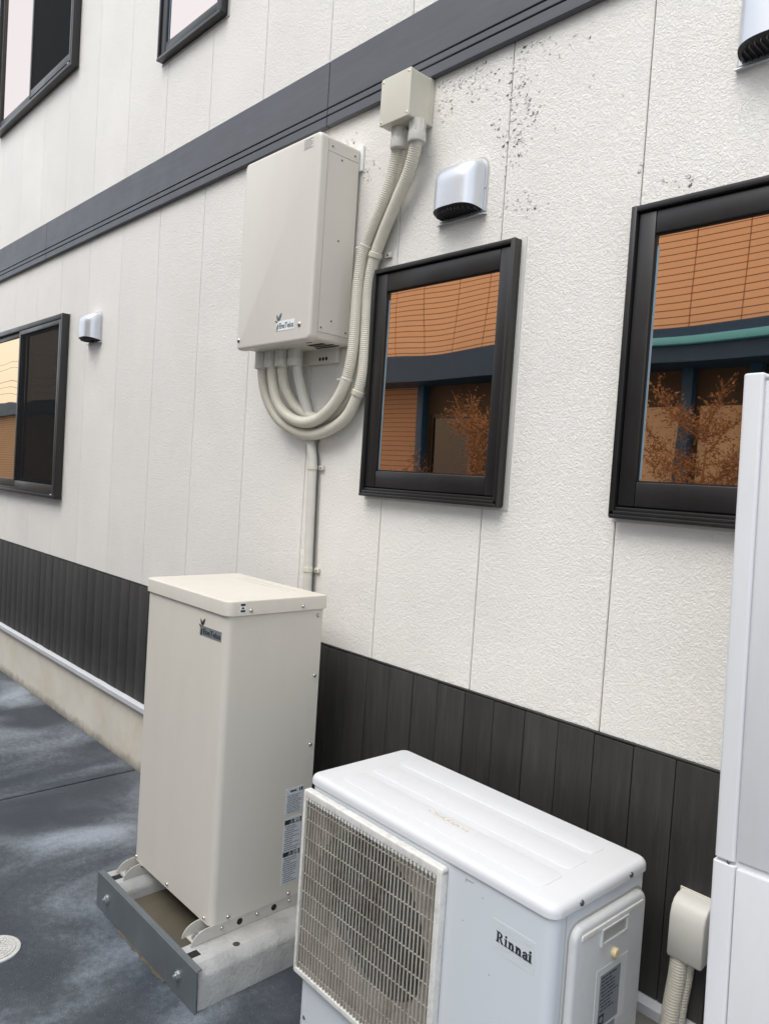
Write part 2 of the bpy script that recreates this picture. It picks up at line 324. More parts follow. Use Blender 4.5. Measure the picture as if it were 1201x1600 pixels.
# ---- flaking paint round the joint: curled flakes and bare spots
fl, pt = MB(), MB(); rng = random.Random(11)
clusters = [(846, 70, 22, 10, 26), (815, 120, 14, 22, 26), (828, 176, 16, 16, 34), (800, 225, 16, 18, 26), (812, 222, 8, 14, 14), (730, 130, 30, 12, 46), (700, 165, 12, 12, 18), (760, 105, 20, 9, 20),
            (800, 160, 4, 40, 22), (788, 300, 3, 40, 12), (822, 322, 16, 12, 28), (782, 205, 10, 12, 10), (575, 268, 12, 10, 26), (545, 220, 10, 6, 10), (660, 250, 12, 18, 6), (1004, 300, 3, 40, 6), (940, 130, 30, 40, 4), (1085, 285, 26, 5, 10), (640, 330, 10, 16, 5)]
for cx, cy, sx, sy, n in clusters:
    for _ in range(n):
        p = at(rng.gauss(cx, sx), rng.gauss(cy, sy), 0)
        if p.z > 2.955 or (-1.82 < p.x < -1.52 and 2.44 < p.z < 2.70): continue
        s = rng.uniform(.0022, .0062); ang = rng.uniform(0, 6.28); el = rng.uniform(.45, .9)
        ring = [(math.cos(ang)*math.cos(q)*s*r_-math.sin(ang)*math.sin(q)*s*el*r_, math.sin(ang)*math.cos(q)*s*r_+math.cos(ang)*math.sin(q)*s*el*r_) for q, r_ in [(2*math.pi*i/7, rng.uniform(.7, 1.15)) for i in range(7)]]
        if rng.random() < .26:
            k = rng.uniform(.6, 1.25)
            pt.poly([(p.x+a*k, -.0004, p.z+b*k) for a, b in ring], (0, -.0008, 0))
        lift = rng.uniform(.0008, .0034); ca = rng.uniform(0, 6.28); dx, dz = rng.uniform(-.004, .004), rng.uniform(-.002, .005)
        def yy(a, b): return -.001-lift*max(0, (a*math.cos(ca)+b*math.sin(ca))/s)**1.5
        base = [(p.x+dx+a, yy(a, b), p.z+dz+b) for a, b in ring]
        fl.poly(base, (0, -.0006, 0))
part('bare_spots', pt, M['pit'], wall, kind='stuff'); part('paint_flakes', fl, M['flake'], wall, kind='stuff')

# ------------------------------------------------------------------ windows (parts of the house)
def casement(x0, x1, z0, z1, gx0, gx1, gz0, gz1, glass):
    """fixed casement: outer frame, four sash members, recessed pane"""
    o, fw = MB(), .016
    o.box(x0, x0+fw, -.036, .006, z0, z1, .0025); o.box(x1-fw, x1, -.036, .006, z0, z1, .0025)
    o.box(x0+fw-.001, x1-fw+.001, -.0355, .006, z1-fw, z1-.0004, .0025)
    for k, (dy, h0, h1) in enumerate(((-.030, .016, .026), (-.036, .006, .0165), (-.041, -.004, .0065))):   # ridged sill
        o.box(x0+.001+.002*k, x1-.001-.002*k, dy, .006, z0+h0, z0+h1, .0018)
    o.box(x0+fw-.002, x1-fw+.002, -.012, .004, z0+.02, z1-.01)
    wn = part('window', o, M['black'], house, label=None)
    sz0 = z0+.030
    def mem(n, a, b, c, d, dep): part(n, MB().box(a, b, -dep, -.008, c, d, .003, 2), M['black'], wn)
    mem('stile', x0+fw+.004, gx0, sz0, z1-fw-.004, .0265); mem('stile', gx1, x1-fw-.004, sz0, z1-fw-.004, .0265)
    mem('rail', gx0+.0008, gx1-.0008, gz1, z1-fw-.004, .0258); mem('rail', gx0+.0008, gx1-.0008, sz0, gz0, .0258)
    g = MB(); e = .004
    g.box(gx0-.001, gx0+e, -.018, -.009, gz0, gz1); g.box(gx1-e, gx1+.001, -.018, -.009, gz0, gz1); g.box(gx0, gx1, -.0182, -.009, gz1-e, gz1+.001); g.box(gx0, gx1, -.0182, -.009, gz0-.001, gz0+e)
    part('gasket', g, M['gasket'], wn)
    part('pane', MB().box(gx0-.002, gx1+.002, -.0145, -.0122, gz0-.002, gz1+.002), glass, wn)
    part('spacer', MB().box(gx0+.0042, gx0+.0085, -.0162, -.0146, gz0+.005, gz1-.03), M['spacer'], wn)
    c = MB(); c.box(x1-.001, x1+.017, -.004, .006, z0-.012, z1+.008, .002); c.box(x0-.006, x1, -.003, .006, z0-.014, z0+.002, .0015); c.box(x0-.006, x1, -.003, .006, z1-.002, z1+.006, .0015)
    part('sealant', c, M['caulk'], wn)
    return wn
casement(-2.035, -1.411, 1.574, 2.369, -1.965, -1.470, 1.661, 2.287, M['glass'])
casement(-1.041, -.417, 1.574, 2.376, -.975, -.48, 1.667, 2.298, M['glass'])
casement(-3.842, -3.200, 3.728, 4.72, -3.768, -3.262, 3.80, 4.64, M['glass_up'])
def slider(x0, x1, z0, z1, glass_open, screen):
    """two-leaf sliding window; the leaf by x1 is covered by an insect screen"""
    xm = (x0+x1)/2; o, fw = MB(), .018
    o.box(x0, x0+fw, -.052, .006, z0, z1, .003); o.box(x1-fw, x1, -.052, .006, z0, z1, .003)
    o.box(x0+fw-.001, x1-fw+.001, -.0515, .006, z1-.034, z1-.0005, .003)
    o.box(x0+fw-.001, x1-fw+.001, -.0515, .006, z0+.0005, z0+.022, .003); o.box(x0+fw-.002, x1-fw+.002, -.044, .006, z0+.02, z0+.036, .002)
    o.box(x0+.01, x1-.01, -.006, .004, z0+.01, z1-.01)
    wn = part('window', o, M['black'], house)
    za, zb = z0+.037, z1-.035
    def leaf(a, b, yf, yb, st, rb, rtp, mat, glass, n):
        f = MB(); f.box(a, a+st, yf, yb, za, zb, .002); f.box(b-st, b, yf, yb, za, zb, .002); f.box(a+st, b-st, yf+.001, yb, za, za+rb, .002); f.box(a+st, b-st, yf+.001, yb, zb-rtp, zb, .002)
        part(n, f, mat, wn)
        part('pane' if n == 'sash' else 'mesh', MB().box(a+st-.002, b-st+.002, (yf+yb)/2-.0015, (yf+yb)/2+.0015, za+rb-.002, zb-rtp+.002), glass, wn)
    leaf(x0+fw+.002, xm+.015, -.030, -.010, .035, .055, .035, M['olive'], glass_open, 'sash')
    leaf(xm-.02, x1-fw-.02, -.024, -.0068, .05, .07, .045, M['black'], M['glass_y'], 'sash')
    leaf(xm-.006, x1-fw-.012, -.049, -.036, .026, .05, .03, M['olive'], screen, 'screen_frame')
    part('stopper', MB().box(x1-.075, x1-.055, -.0515, -.046, z0+.024, z0+.03), M['tie'], wn)
    part('sealant', MB().box(x0-.005, x1+.007, -.003, .006, z0-.008, z0+.004).box(x1-.001, x1+.008, -.0032, .006, z0+.005, z1+.004), M['caulk'], wn)
def screen_material(tr_=.42):
    m = bpy.data.materials.new('insect_screen'); m.use_nodes = True; t = m.node_tree; L = t.links.new
    b = t.nodes['Principled BSDF']; b.inputs['Base Color'].default_value = (.012, .013, .014, 1); b.inputs['Roughness'].default_value = .8; b.inputs['Specular IOR Level'].default_value = .05
    tr = N(t, 'BsdfTransparent'); mx = N(t, 'MixShader'); mx.inputs[0].default_value = tr_; L(b.outputs[0], mx.inputs[1]); L(tr.outputs[0], mx.inputs[2]); L(mx.outputs[0], t.nodes['Material Output'].inputs[0])
    return m
M['screen'] = screen_material()
slider(-6.60, -4.965, 1.371, 2.557, M['glass_y'], M['screen'])
slider(-6.60, -5.015, 4.118, 5.30, M['glass_up'], screen_material(.12))

# ------------------------------------------------------------------ vent hoods
def vent(x, z0, wd, ht, dep, label):
    t = thing('vent_hood', label, 'vent hood', (x, 0, z0), group='stainless vent hoods on the siding')
    a = wd/2; n, mrows = 24, 14; h = MB(); b = h.bm; rows = []
    for j in range(mrows+1):
        s = j/mrows
        if s < .45: zz = ht*.62*s/.45; g = 1.0; xa = 1
        else:
            q = (s-.45)/.55*math.pi/2; zz = ht*(.62+.38*math.sin(q)); g = math.cos(q)**.85 if j < mrows else 0; xa = 1-.16*(math.sin(q)**6)
        row = []
        for i in range(n+1):
            ph = math.pi*i/n; cx = math.cos(ph); sx = math.sin(ph)
            row.append(b.verts.new((a*.93*xa*math.copysign(abs(cx)**.62, cx), -.0068-dep*g*abs(sx)**.75, zz+.004+.012*(1-min(1, zz/(ht*.5)))*abs(sx)**.75)))
        rows.append(row)
    for j in range(mrows):
        for i in range(n): b.faces.new((rows[j][i], rows[j][i+1], rows[j+1][i+1], rows[j+1][i]))
    part('hood', h, M['silver'], t, local=True, sharp=50)
    f = MB(); pts = [(-a, 0, 0), (a, 0, 0)] + [(a-.035+.035*math.cos(q), 0, ht-.03+.04*math.sin(q)) for q in [math.pi/2*k/6 for k in range(7)]] + [(-a+.035-.035*math.cos(q), 0, ht-.03+.04*math.sin(q)) for q in [math.pi/2*(6-k)/6 for k in range(7)]]
    f.poly([(p[0], -.006, p[2]) for p in pts], (0, .007, 0)); part('flange', f, M['silver'], t, local=True)
    c = MB(); c.poly([(p[0]*1.05, -.002, p[2]*1.03) for p in pts], (0, .003, 0)); part('sealant', c, M['caulk'], t, local=True)
    part('throat', MB().poly([(a*.90*math.copysign(abs(math.cos(q))**.62, math.cos(q)), -.0068-dep*.97*abs(math.sin(q))**.75, .005+.013*abs(math.sin(q))**.75) for q in [math.pi*k/16 for k in range(17)]], (0, 0, .003)), M['louver'], t, local=True)
    for k in range(-6, 7):
        xx = k*a*.135; dd = dep*.9*max(.05, 1-abs(xx/(a*.93))**2.6)**.6
        part('louver', MB().box(xx-.0012, xx+.0012, -.007-dd, -.0075, .001, .009), M['louver'], t, local=True)
    l = MB(); l.poly([(-a*1.06, 0, -.004), (-a*1.06, -.018, -.010), (-a*1.06, -.020, -.014), (-a*1.06, 0, -.010)], (a*2.12, 0, 0)); part('drip_lip', l, M['silver'], t, local=True)
    for xx, zz in ((a*.96, ht*.45), (-a*.96, ht*.45), (0, ht+.003)):
        part('screw', MB().lathe((xx, -.0062, zz), (0, -1, 0), [(0, .004), (.0015, .0035), (.002, .001)], 10), M['steel'], t, local=True)
    return t
vent(-1.658, 2.486, .190, .158, .072, 'silver vent hood above the small black window')
vent(-4.553, 2.345, .19, .160, .080, 'silver vent hood beside the dark sliding window of the ground floor')
vent(-.705, 2.662, .205, .170, .075, 'silver vent hood above the window partly hidden by the tall white cabinet')

# ------------------------------------------------------------------ small repeats
def pan_head(c, ax, r=.006, h=.004, seg=12): return MB().lathe(c, ax, [(0, r), (h*.5, r*.95), (h*.85, r*.7), (h, r*.25)], seg)
def screw(parent, c, ax, r=.006, h=.004, mat='steel', local=False): return part('screw', pan_head(c, ax, r, h), M[mat], parent, local=local)
def logo(parent, ox, y, oz, wd, ht, plate, ink, local=False):
    """plate with a sprig of leaves and the name, on a face that looks to -Y; ox, oz is the lower left corner"""
    p = part('logo_label', MB().box(ox, ox+wd, y-.0012, y, oz, oz+ht), plate, parent, local=local)
    me = text_mesh('EneTelus', ht*.80, 'lettering', ink); o = put('lettering', me, p, rot=(R_(90), 0, 0))
    wt = max(v.co.x for v in me.vertices); o.location = (ox+wd*.16, y-.0018, oz+ht*.23); o.scale = (wd*.81/wt, 1, 1)
    lf = MB()
    for (cx, cz, an, L_) in ((.10, 1.02, 115, .75), (.11, 1.0, 60, .95), (.08, .9, 160, .55), (.10, .75, 255, .8)):
        q = R_(an); d = Vector((math.cos(q), 0, math.sin(q)))*ht*L_; nn = Vector((-d.z, 0, d.x))*.22; c0 = Vector((ox+wd*cx, y-.0013, oz+ht*cz))
        lf.poly([c0, c0+d*.3+nn*.8, c0+d*.65+nn*.8, c0+d, c0+d*.65-nn*.5, c0+d*.3-nn*.5], (0, -.0009-.0002*an/360, 0))
    part('leaf_emblem', lf, ink, p)
    return p
def print_rows(fn, w_, h_, rows, seed, x0=.06, gap=.35):
    """rows of tiny dashes standing for fine print; fn(u, v) gives the point on the label"""
    r = random.Random(seed); m_ = MB()
    for i in range(rows):
        v = h_*(1-(i+.7)/(rows+.4)); x = w_*x0+(w_*.05 if r.random() < .3 else 0); end = w_*r.uniform(.5, .95); th = h_/(rows+.4)*(1-gap)*.32
        while x < end:
            L_ = w_*r.uniform(.05, .22); x2 = min(x+L_, end); m_.quad(fn(x, v-th), fn(x2, v-th), fn(x2, v+th), fn(x, v+th)); x = x2+w_*.025
    return m_

# ------------------------------------------------------------------ inverter cabinet on the wall
PX0, PX1, PZ0, PZ1, PD = -2.655, -2.172, 2.112, 2.842, .195
pc = thing('inverter_cabinet', 'beige metal cabinet hung on the siding with hoses entering its underside', 'electrical cabinet', ((PX0+PX1)/2, -.01, PZ0))
part('body', MB().rbox(PX0+.008, PX1-.003, -.158, -.012, PZ0+.004, PZ1-.006, .012, 0, axis=1), M['beige_pc'], pc)
part('front_cover', MB().rbox(PX0, PX1, -PD, -.1605, PZ0-.002, PZ1, .022, .012, axis=1, seg=6, end=-1), M['beige_pc'], pc)
part('side_panel', MB().box(PX1-.0045, PX1-.0005, -.1575, -.016, PZ0+.034, PZ1-.062, .001, 1), M['beige_pc'], pc)
part('side_panel', MB().box(PX1-.0045, PX1-.0008, -.1575, -.016, PZ1-.0595, PZ1-.016, .001, 1), M['beige_pc'], pc)
part('mounting_plate', MB().box(PX0+.05, PX1+.012, -.010, -.001, PZ1-.085, PZ1+.006, .001, 1).box(PX0+.05, PX1+.012, -.0105, -.001, PZ0+.06, PZ0+.1, .001, 1), M['label_w'], pc)
part('lower_bracket', MB().box(PX0+.21, PX1-.055, -.022, -.001, PZ0-.052, PZ0+.05, .002), M['beige_pc'], pc)
for k in range(3): part('hole', MB().lathe((-2.325+.0195*k, -.0215, PZ0-.034), (0, -1, 0), [(0, .0075), (.001, .0072)], 12), M['hole'], pc)
for (x_, z_) in ((PX0+.022, PZ0+.035), (PX1-.062, PZ0+.058)): screw(pc, (x_, -PD+.001, z_), (0, -1, 0), .0095, .007)
for (y_, z_) in ((-.14, PZ1-.04), (-.035, PZ1-.04), (-.095, PZ1-.075), (-.09, PZ0+.37), (-.1, PZ0+.08), (-.145, PZ0+.05), (-.03, PZ0+.05)): screw(pc, (PX1-.001, y_, z_), (1, 0, 0), .0038, .003, 'darkscrew')
for (y0_, y1_, x0_, x1_) in ((-.105, -.085, PX1-.13, PX1-.04), (-.075, -.06, PX1-.13, PX1-.02), (-.05, -.035, PX1-.15, PX1-.02), (-.15, -.135, PX1-.09, PX1-.06)): part('vent_slot', MB().box(x0_, x1_, y0_, y1_, PZ0+.0025, PZ0+.0045), M['hole'], pc)
logo(pc, PX1-.205, -PD+.0002, PZ0+.046, .112, .036, M['label_w'], M['ink_g'])
lb = part('caution_label', MB().box(PX1-.098, PX1-.040, -PD-.001, -PD+.0003, PZ1-.048, PZ1-.012), M['beige_pc'], pc)
part('print', print_rows(lambda u, v: (PX1-.098+u, -PD-.0013, PZ1-.048+v), .058, .036, 5, 2), M['ink_s'], lb)

# ------------------------------------------------------------------ junction box
JX0, JX1, JZ0, JZ1, JD = -1.957, -1.816, 2.813, 2.968, .118
jb = thing('junction_box', 'small ivory plastic box on the grey band with two hoses below', 'junction box', ((JX0+JX1)/2, 0, JZ0))
part('body', MB().rbox(JX0+.001, JX1-.001, -JD+.008, -.0245, JZ0+.001, JZ1-.001, .006, 0, axis=1).box(JX0+.004, JX1-.004, -.025, -.0005, JZ0+.004, 2.97, .002), M['ivory'], jb)
part('cover', MB().rbox(JX0, JX1, -JD, -JD+.0075, JZ0, JZ1, .006, .003, axis=1, end=-1), M['ivory'], jb)
for x_ in (JX0+.010, JX1-.010):
    for z_ in (JZ0+.012, JZ1-.012): screw(jb, (x_, -JD+.0005, z_), (0, -1, 0), .0042, .002)

# ------------------------------------------------------------------ corrugated conduits
def hose_mesh(P, r, name='hose', corr=True):
    pitch = .0070; st = pitch/4; pts = catmull(P, st)
    rf = (lambda i: r*(1.0, .97, .905, .97)[i % 4]) if corr else r
    return MB().tube(pts, rf, 14), pts
def connector(t, top, ax, r=.027, L_=.066):
    m_ = MB().lathe(top, ax, [(0, r*.86), (L_*.55, r*.9), (L_*.56, r*1.02), (L_*.93, r*1.05), (L_, r*.98)], 20)
    for k in range(6):
        q = 2*math.pi*k/6; c = Vector(top)+Vector((math.cos(q)*r*.88, math.sin(q)*r*.88, 0)); m_.tube([c, c+Vector(ax)*L_*.54], .0035, 6)
    part('connector', m_, M['pvc'], t)
def clamp(t, p, tang, r, side):
    """saddle clip round the hose at p with a screwed ear on the wall"""
    p = Vector(p); tg = Vector(tang).normalized(); s = Vector(side); m_ = MB()
    m_.lathe(p-tg*.009, tg, [(0, r*1.06), (.001, r*1.16), (.017, r*1.16), (.018, r*1.06)], 18)
    e = p+s*(r*1.1); m_.box(e.x-.003, e.x+.028, -.012, -.001, e.z-.009, e.z+.009, .002)
    c = part('clamp', m_, M['ivory'], t); part('screw', pan_head((e.x+.015, -.0125, e.z), (0, -1, 0), .004, .003), M['darkscrew'], c)
RH = .0218
A = [(425, 545, -.085), (426, 590, -.083), (432, 624, -.078), (446, 647, -.074), (468, 659, -.072), (492, 657, -.070), (514, 641, -.068), (533, 614, -.065), (545, 580, -.062), (552, 540, -.058), (556, 490, -.055), (560, 440, -.052), (568, 395, -.05), (584, 352, -.05), (602, 308, -.05), (616, 262, -.052), (622, 226, -.06), (625, 196, -.066)]
B = [(410, 548, -.085), (411, 592, -.078), (419, 626, -.068), (435, 654, -.058), (460, 672, -.050), (487, 679, -.045), (515, 671, -.042), (540, 653, -.04), (556, 624, -.038), (566, 590, -.036), (570, 550, -.034), (573, 500, -.032), (576, 450, -.032), (584, 408, -.034), (598, 366, -.036), (618, 318, -.042), (638, 270, -.05), (649, 228, -.06), (652, 200, -.066)]
Cc = [(442, 545, -.085), (443, 585, -.07), (449, 612, -.055), (462, 635, -.04), (482, 650, -.029), (505, 655, -.026), (527, 645, -.025), (545, 620, -.025), (556, 585, -.025), (562, 540, -.025), (566, 480, -.025), (572, 425, -.025), (584, 375, -.026), (604, 325, -.028), (622, 275, -.032), (634, 235, -.04), (638, 205, -.045)]
def conduit(P, label, conn=True, both=True):
    P3 = [at(*p) for p in P]
    t = thing('conduit', label, 'conduit', P3[0], group='ivory corrugated conduits')
    m_, pts = hose_mesh(P3, RH); part('hose', m_, M['hose'], t, sharp=80)
    top = P3[0].copy(); connector(t, (top.x, top.y, PZ0+.004), (0, 0, -1))
    if both: top = P3[-1]; connector(t, (top.x, top.y, JZ0+.002), (0, 0, -1), .0285, .07)
    return t, pts
ta, pa = conduit(A, 'corrugated conduit on the inner loop, tied with a white strap')
tb, pb = conduit(B, 'corrugated conduit on the lowest outer loop beside the small window')
tc, pc_ = conduit(Cc, 'corrugated conduit running behind two others, third under the inverter cabinet', both=False)
def near(pts, q): i = min(range(len(pts)), key=lambda k: (pts[k]-q).length); return pts[i], pts[min(i+2, len(pts)-1)]-pts[max(i-2, 0)]
p_, g_ = near(pb, at(566, 618, -.04)); clamp(tb, p_, g_, RH, (1, 0, 0))
p_, g_ = near(pb, at(590, 400, -.035)); clamp(tb, p_, g_, RH, (1, 0, 0))
for q in (at(546, 594, -.063), at(574, 385, -.05)):
    p_, g_ = near(pa, q); g_ = Vector(g_).normalized()
    tie = MB().lathe(p_-g_*.0022, g_, [(0, RH), (.0004, RH*1.05), (.004, RH*1.05), (.0044, RH)], 18)
    tie.box(p_.x-RH-.03, p_.x-RH+.004, p_.y-.004, p_.y+.001, p_.z-.001, p_.z+.0035); part('cable_tie', tie, M['tie'], ta)
# the fourth hose: taped to a straight pipe that drops behind the floor cabinet
Dp = [(462, 548, -.075), (466, 585, -.062), (474, 620, -.042), (482, 650, -.028), (486, 690, -.022), (489, 720, -.021), (487, 770, -.021), (484, 840, -.021), (481, 910, -.021), (479, 960, -.021)]
P3 = [at(*p) for p in Dp]; end = P3[-1]; P3 += [Vector((end.x, -.021, .95)), Vector((end.x-.002, -.021, .6)), Vector((end.x-.02, -.03, .3))]
td = thing('conduit', 'smooth taped conduit dropping straight down the siding behind the floor cabinet', 'conduit', P3[0], group='ivory corrugated conduits')
pts = catmull(P3, .006); part('hose', MB().tube(pts, lambda i: .0195*(1+.012*math.sin(i*1.7)+.01*math.sin(i*.6)), 16), M['pvc'], td, sharp=80)
connector(td, (P3[0].x, P3[0].y, PZ0+.004), (0, 0, -1), .0285)
for q in (at(488, 730, -.021), at(483, 890, -.021)): p_, g_ = near(pts, q); clamp(td, p_, g_, .0195, (1, 0, 0))
wp = [p+Vector((.022, .008, 0)) for p in pts if p.z < P3[4].z-.02]
wp = [Vector((wp[0].x+.006, -.006, wp[0].z+.05))]+wp[::6]
part('thin_cable', MB().tube(catmull(wp, .02), .0028, 8), M['darkscrew'], td)

# ------------------------------------------------------------------ floor cabinet on its base
BX0, BX1, BY0, BY1, BZ0, BZ1 = -2.585, -2.033, -.549, -.168, .166, 1.172
bc = thing('battery_cabinet', 'tall beige floor cabinet with flat lid standing on a concrete base', 'electrical cabinet', ((BX0+BX1)/2, (BY0+BY1)/2, BZ0))
part('body', MB().rbox(BX0, BX1, BY0, BY1, BZ0, BZ1+.02, .024, 0, axis=2, seg=8, sides=lambda c: c.y < -.3), M['beige'], bc)
part('seam', MB().rbox(BX0-.0012, BX1+.0012, BY0-.0012, BY1+.002, BZ1-.0045, BZ1-.0008, .024, 0, axis=2, seg=8, sides=lambda c: c.y < -.3), M['beige_rail'], bc)
lid = part('lid', MB().rbox(BX0-.007, BX1+.010, BY0-.008, BY1+.006, BZ1, BZ1+.047, .030, .0045, axis=2, seg=8, sides=lambda c: c.y < -.3), M['beige'], bc)
for (a_, b__) in ((-2.46, -.245), (-2.46, -.215)): part('vent_slot', MB().box(a_, a_+.33, b__-.008, b__+.004, BZ1+.0468, BZ1+.0478, .0003, 1), M['beige_rail'], lid)
for (y_, z_, dx) in ((-.470, 1.186, .0095), (-.262, 1.186, .0095), (-.189, 1.148, 0), (-.188, .936, 0), (-.188, .693, 0), (-.188, .45, 0), (-.484, .180, 0), (-.244, .178, 0)): screw(bc, (BX1+dx-.0005, y_, z_), (1, 0, 0), .0068, .006)
for x_ in (-2.562, -2.323, -2.072): screw(bc, (x_, BY0+.0005, .182), (0, -1, 0), .0062, .006)
logo(bc, -2.196, BY0+.0002, 1.083, .133, .032, M['badge'], M['ink'])
lb = part('warning_sticker', MB().box(BX1+.0095, BX1+.0108, -.511, -.492, 1.181, 1.212), M['label_w'], bc)
part('print', MB().box(BX1+.0107, BX1+.0111, -.510, -.493, 1.203, 1.2105).box(BX1+.0107, BX1+.0111, -.510, -.493, 1.183, 1.190).poly([(BX1+.0109, -.508, 1.193), (BX1+.0109, -.495, 1.193), (BX1+.0109, -.5015, 1.2015)], (.0003, 0, 0)), M['ink'], lb)
SX = BX1
lb = part('rating_label', MB().box(SX-.0005, SX+.001, -.279, -.206, .466, .553), M['label'], bc)
part('print', print_rows(lambda u, v: (SX+.0013, -.279+u, .466+v), .073, .066, 11, 5), M['ink_s'], lb)
part('lettering', MB().box(SX+.0011, SX+.0014, -.262, -.235, .540, .5455).box(SX+.0011, SX+.0014, -.224, -.219, .538, .550).box(SX+.0011, SX+.0014, -.216, -.209, .538, .550), M['ink'], lb)
lb = part('warning_label', MB().box(SX-.0005, SX+.001, -.279, -.206, .216, .450), M['label'], bc)
for z_, w_ in ((.427, '警告'), (.314, '注意')):
    part('header', MB().box(SX+.0009, SX+.0013, -.278, -.207, z_, z_+.016), M['ink'], lb)
    me = text_mesh('⚠'+w_, .0145, 'lettering', M['label_w'], .0002); o = put('lettering', me, lb, (SX+.0016, -.258, z_+.003), rot=(R_(90), 0, R_(90)))
part('print', print_rows(lambda u, v: (SX+.0013, -.279+u, .332+v), .073, .093, 12, 9), M['ink_s'], lb)
part('print', print_rows(lambda u, v: (SX+.0013, -.279+u, .218+v), .073, .094, 12, 13), M['ink_s'], lb)
# mounting rails: U channels with quarter-round front ends
def rail(xc, wd):
    prof = [(-.614, .126)] + [(-.614+.062-.062*math.cos(q), .126+.043*math.sin(q)) for q in [math.pi/2*k/10 for k in range(11)]] + [(BY1, .169), (BY1, .126)]
    out = MB()
    out.poly([(xc-wd/2, y, z) for y, z in prof], (.003, 0, 0)); out.poly([(xc+wd/2-.003, y, z) for y, z in prof], (.003, 0, 0))
    out.box(xc-wd/2+.003, xc+wd/2-.003, -.60, BY1, .1262, .129)
    r_ = part('rail', out, M['beige_rail'], bc)
    part('washer', MB().lathe((xc-.002, -.578, .129), (0, 0, 1), [(0, .015), (.003, .015), (.0031, .009), (.012, .009), (.0121, .005), (.02, .005)], 12), M['zinc'], r_)
    return r_
r1 = rail(-2.064, .06); r2 = rail(-2.555, .06)
for y_ in (-.505, -.370, -.237): part('screw', pan_head((-2.0342, y_, .150), (1, 0, 0), .0062, .006), M['steel'], r1)
for y_ in (-.437, -.301): part('hole', MB().lathe((-2.0341, y_, .148), (1, 0, 0), [(0, .011), (.0008, .0108)], 14), M['hole'], r1)
part('screw', pan_head((-2.5255, -.545, .160), (1, 0, 0), .006, .006), M['steel'], r2)

cb = thing('concrete_base', 'pair of concrete beams joined by a dark steel front plate under the beige cabinet', 'concrete base', (-2.27, -.4, 0))
for x0_, x1_ in ((-2.062, -1.922), (-2.622, -2.49)):
    prof = [(x0_, 0), (x0_, .116), (x0_+.009, .125), (x1_-.034, .125), (x1_-.006, .102), (x1_-.001, .09), (x1_+.002, 0)]
    bm_ = MB().poly([(x, -.648, z) for x, z in prof], (0, .628, 0)); bmesh.ops.bevel(bm_.bm, geom=[e for e in bm_.bm.edges if e.calc_face_angle(0) > .5], offset=.004, segments=2, affect='EDGES')
    be = part('beam', bm_, M['concrete'], cb)
    for y_ in ((-.49, -.33, -.17) if x1_ > -2 else (-.5, -.3)): part('anchor_plug', MB().lathe((x1_-.055+.01, y_, .1245), (0, 0, 1), [(0, .012), (.0009, .0118)], 14), M['darkscrew'] if y_ < -.45 else M['concrete'], be)
    part('slot', MB().box(x0_+.045, x0_+.075, -.645, -.604, .1246, .1256), M['hole'], be)
ch = MB().box(-2.634, -1.912, -.662, -.6555, .001, .131, .0012, 1).box(-2.630, -1.916, -.655, -.640, .1258, .1305, .001, 1)
sp = part('steel_plate', ch, M['galv'], cb)
for x_ in (-2.545, -2.02): part('bolt', MB().lathe((x_, -.662, .066), (0, -1, 0), [(0, .0125), (.0085, .0125), (.010, .011), (.0101, .006), (.018, .0055)], 6).lathe((x_, -.6618, .066), (0, -1, 0), [(0, .017), (.002, .017), (.0022, .012)], 16), M['zinc'], cb)
part('silt_bed', MB().box(-2.491, -2.061, -.652, -.06, -.01, .062), M['mud'], cb)
mo = MB(); rng = random.Random(4); xs_ = [-2.44+.34*k/40 for k in range(41)]; lo = [-.663-(.002+.010*abs(math.sin(k*.31+.6))*rng.uniform(.5, 1)) for k in range(41)]
for k in range(40): mo.bm.faces.new([mo.bm.verts.new(q) for q in ((xs_[k], lo[k], .0012), (xs_[k+1], lo[k+1], .0012), (xs_[k+1], -.6555, .006), (xs_[k], -.6555, .006))])
bmesh.ops.remove_doubles(mo.bm, verts=mo.bm.verts[:], dist=.0001)
part('mortar_squeeze', mo, M['mortar'], cb, kind='stuff')

# ------------------------------------------------------------------ heat pump (outdoor unit), built in its own frame: u right, v back, z up
UW, UD, UZ0, UZ1 = .830, .372, .075, .800
ANG = math.atan2(-.020, .83)
ac = thing('outdoor_unit', 'white outdoor heat pump unit with grimy fan grille beside the beige cabinet', 'heat pump', (-1.627, -.512, 0), (0, 0, ANG))
def P(n, m_, mat, par=None, **k): return part(n, m_, M[mat], par or ac, local=True, **k)
bd = MB().rbox(.528, UW-.004, .006, UD-.006, UZ0, UZ1-.022, .026, 0, axis=2, seg=6, sides=lambda c: c.x > .7)
bd.rbox(.006, .5282, .006, UD-.006, UZ0, .246, .026, 0, axis=2, seg=6, sides=lambda c: c.x < .1)
bd.rbox(.006, .5282, .006, UD-.006, .752, UZ1-.022, .026, 0, axis=2, seg=6, sides=lambda c: c.x < .1)
bd.box(.006, .5282, .100, UD-.006, .2455, .7525).box(.0062, .014, .020, .1005, .2455, .7525)
P('body', bd, 'white')
ld = P('lid', MB().rbox(0, UW, 0, UD, UZ1-.0255, UZ1, .028, .016, axis=2, seg=6), 'white_top')
P('seam', MB().rbox(.0045, UW-.0025, .0045, UD-.0045, UZ1-.0285, UZ1-.0257, .026, 0, axis=2, seg=6), 'joint')
for v0_, v1_, ua, ub in ((.050, .132, .085, .760), (.158, .238, .085, .752), (.262, .322, .085, .742)):
    for k in range(1): P('pressed_rib', MB().rbox(ua, ub, v0_, v1_, UZ1-.002, UZ1+.0013, .018, .0012, axis=2, seg=4), 'white_top', ld)
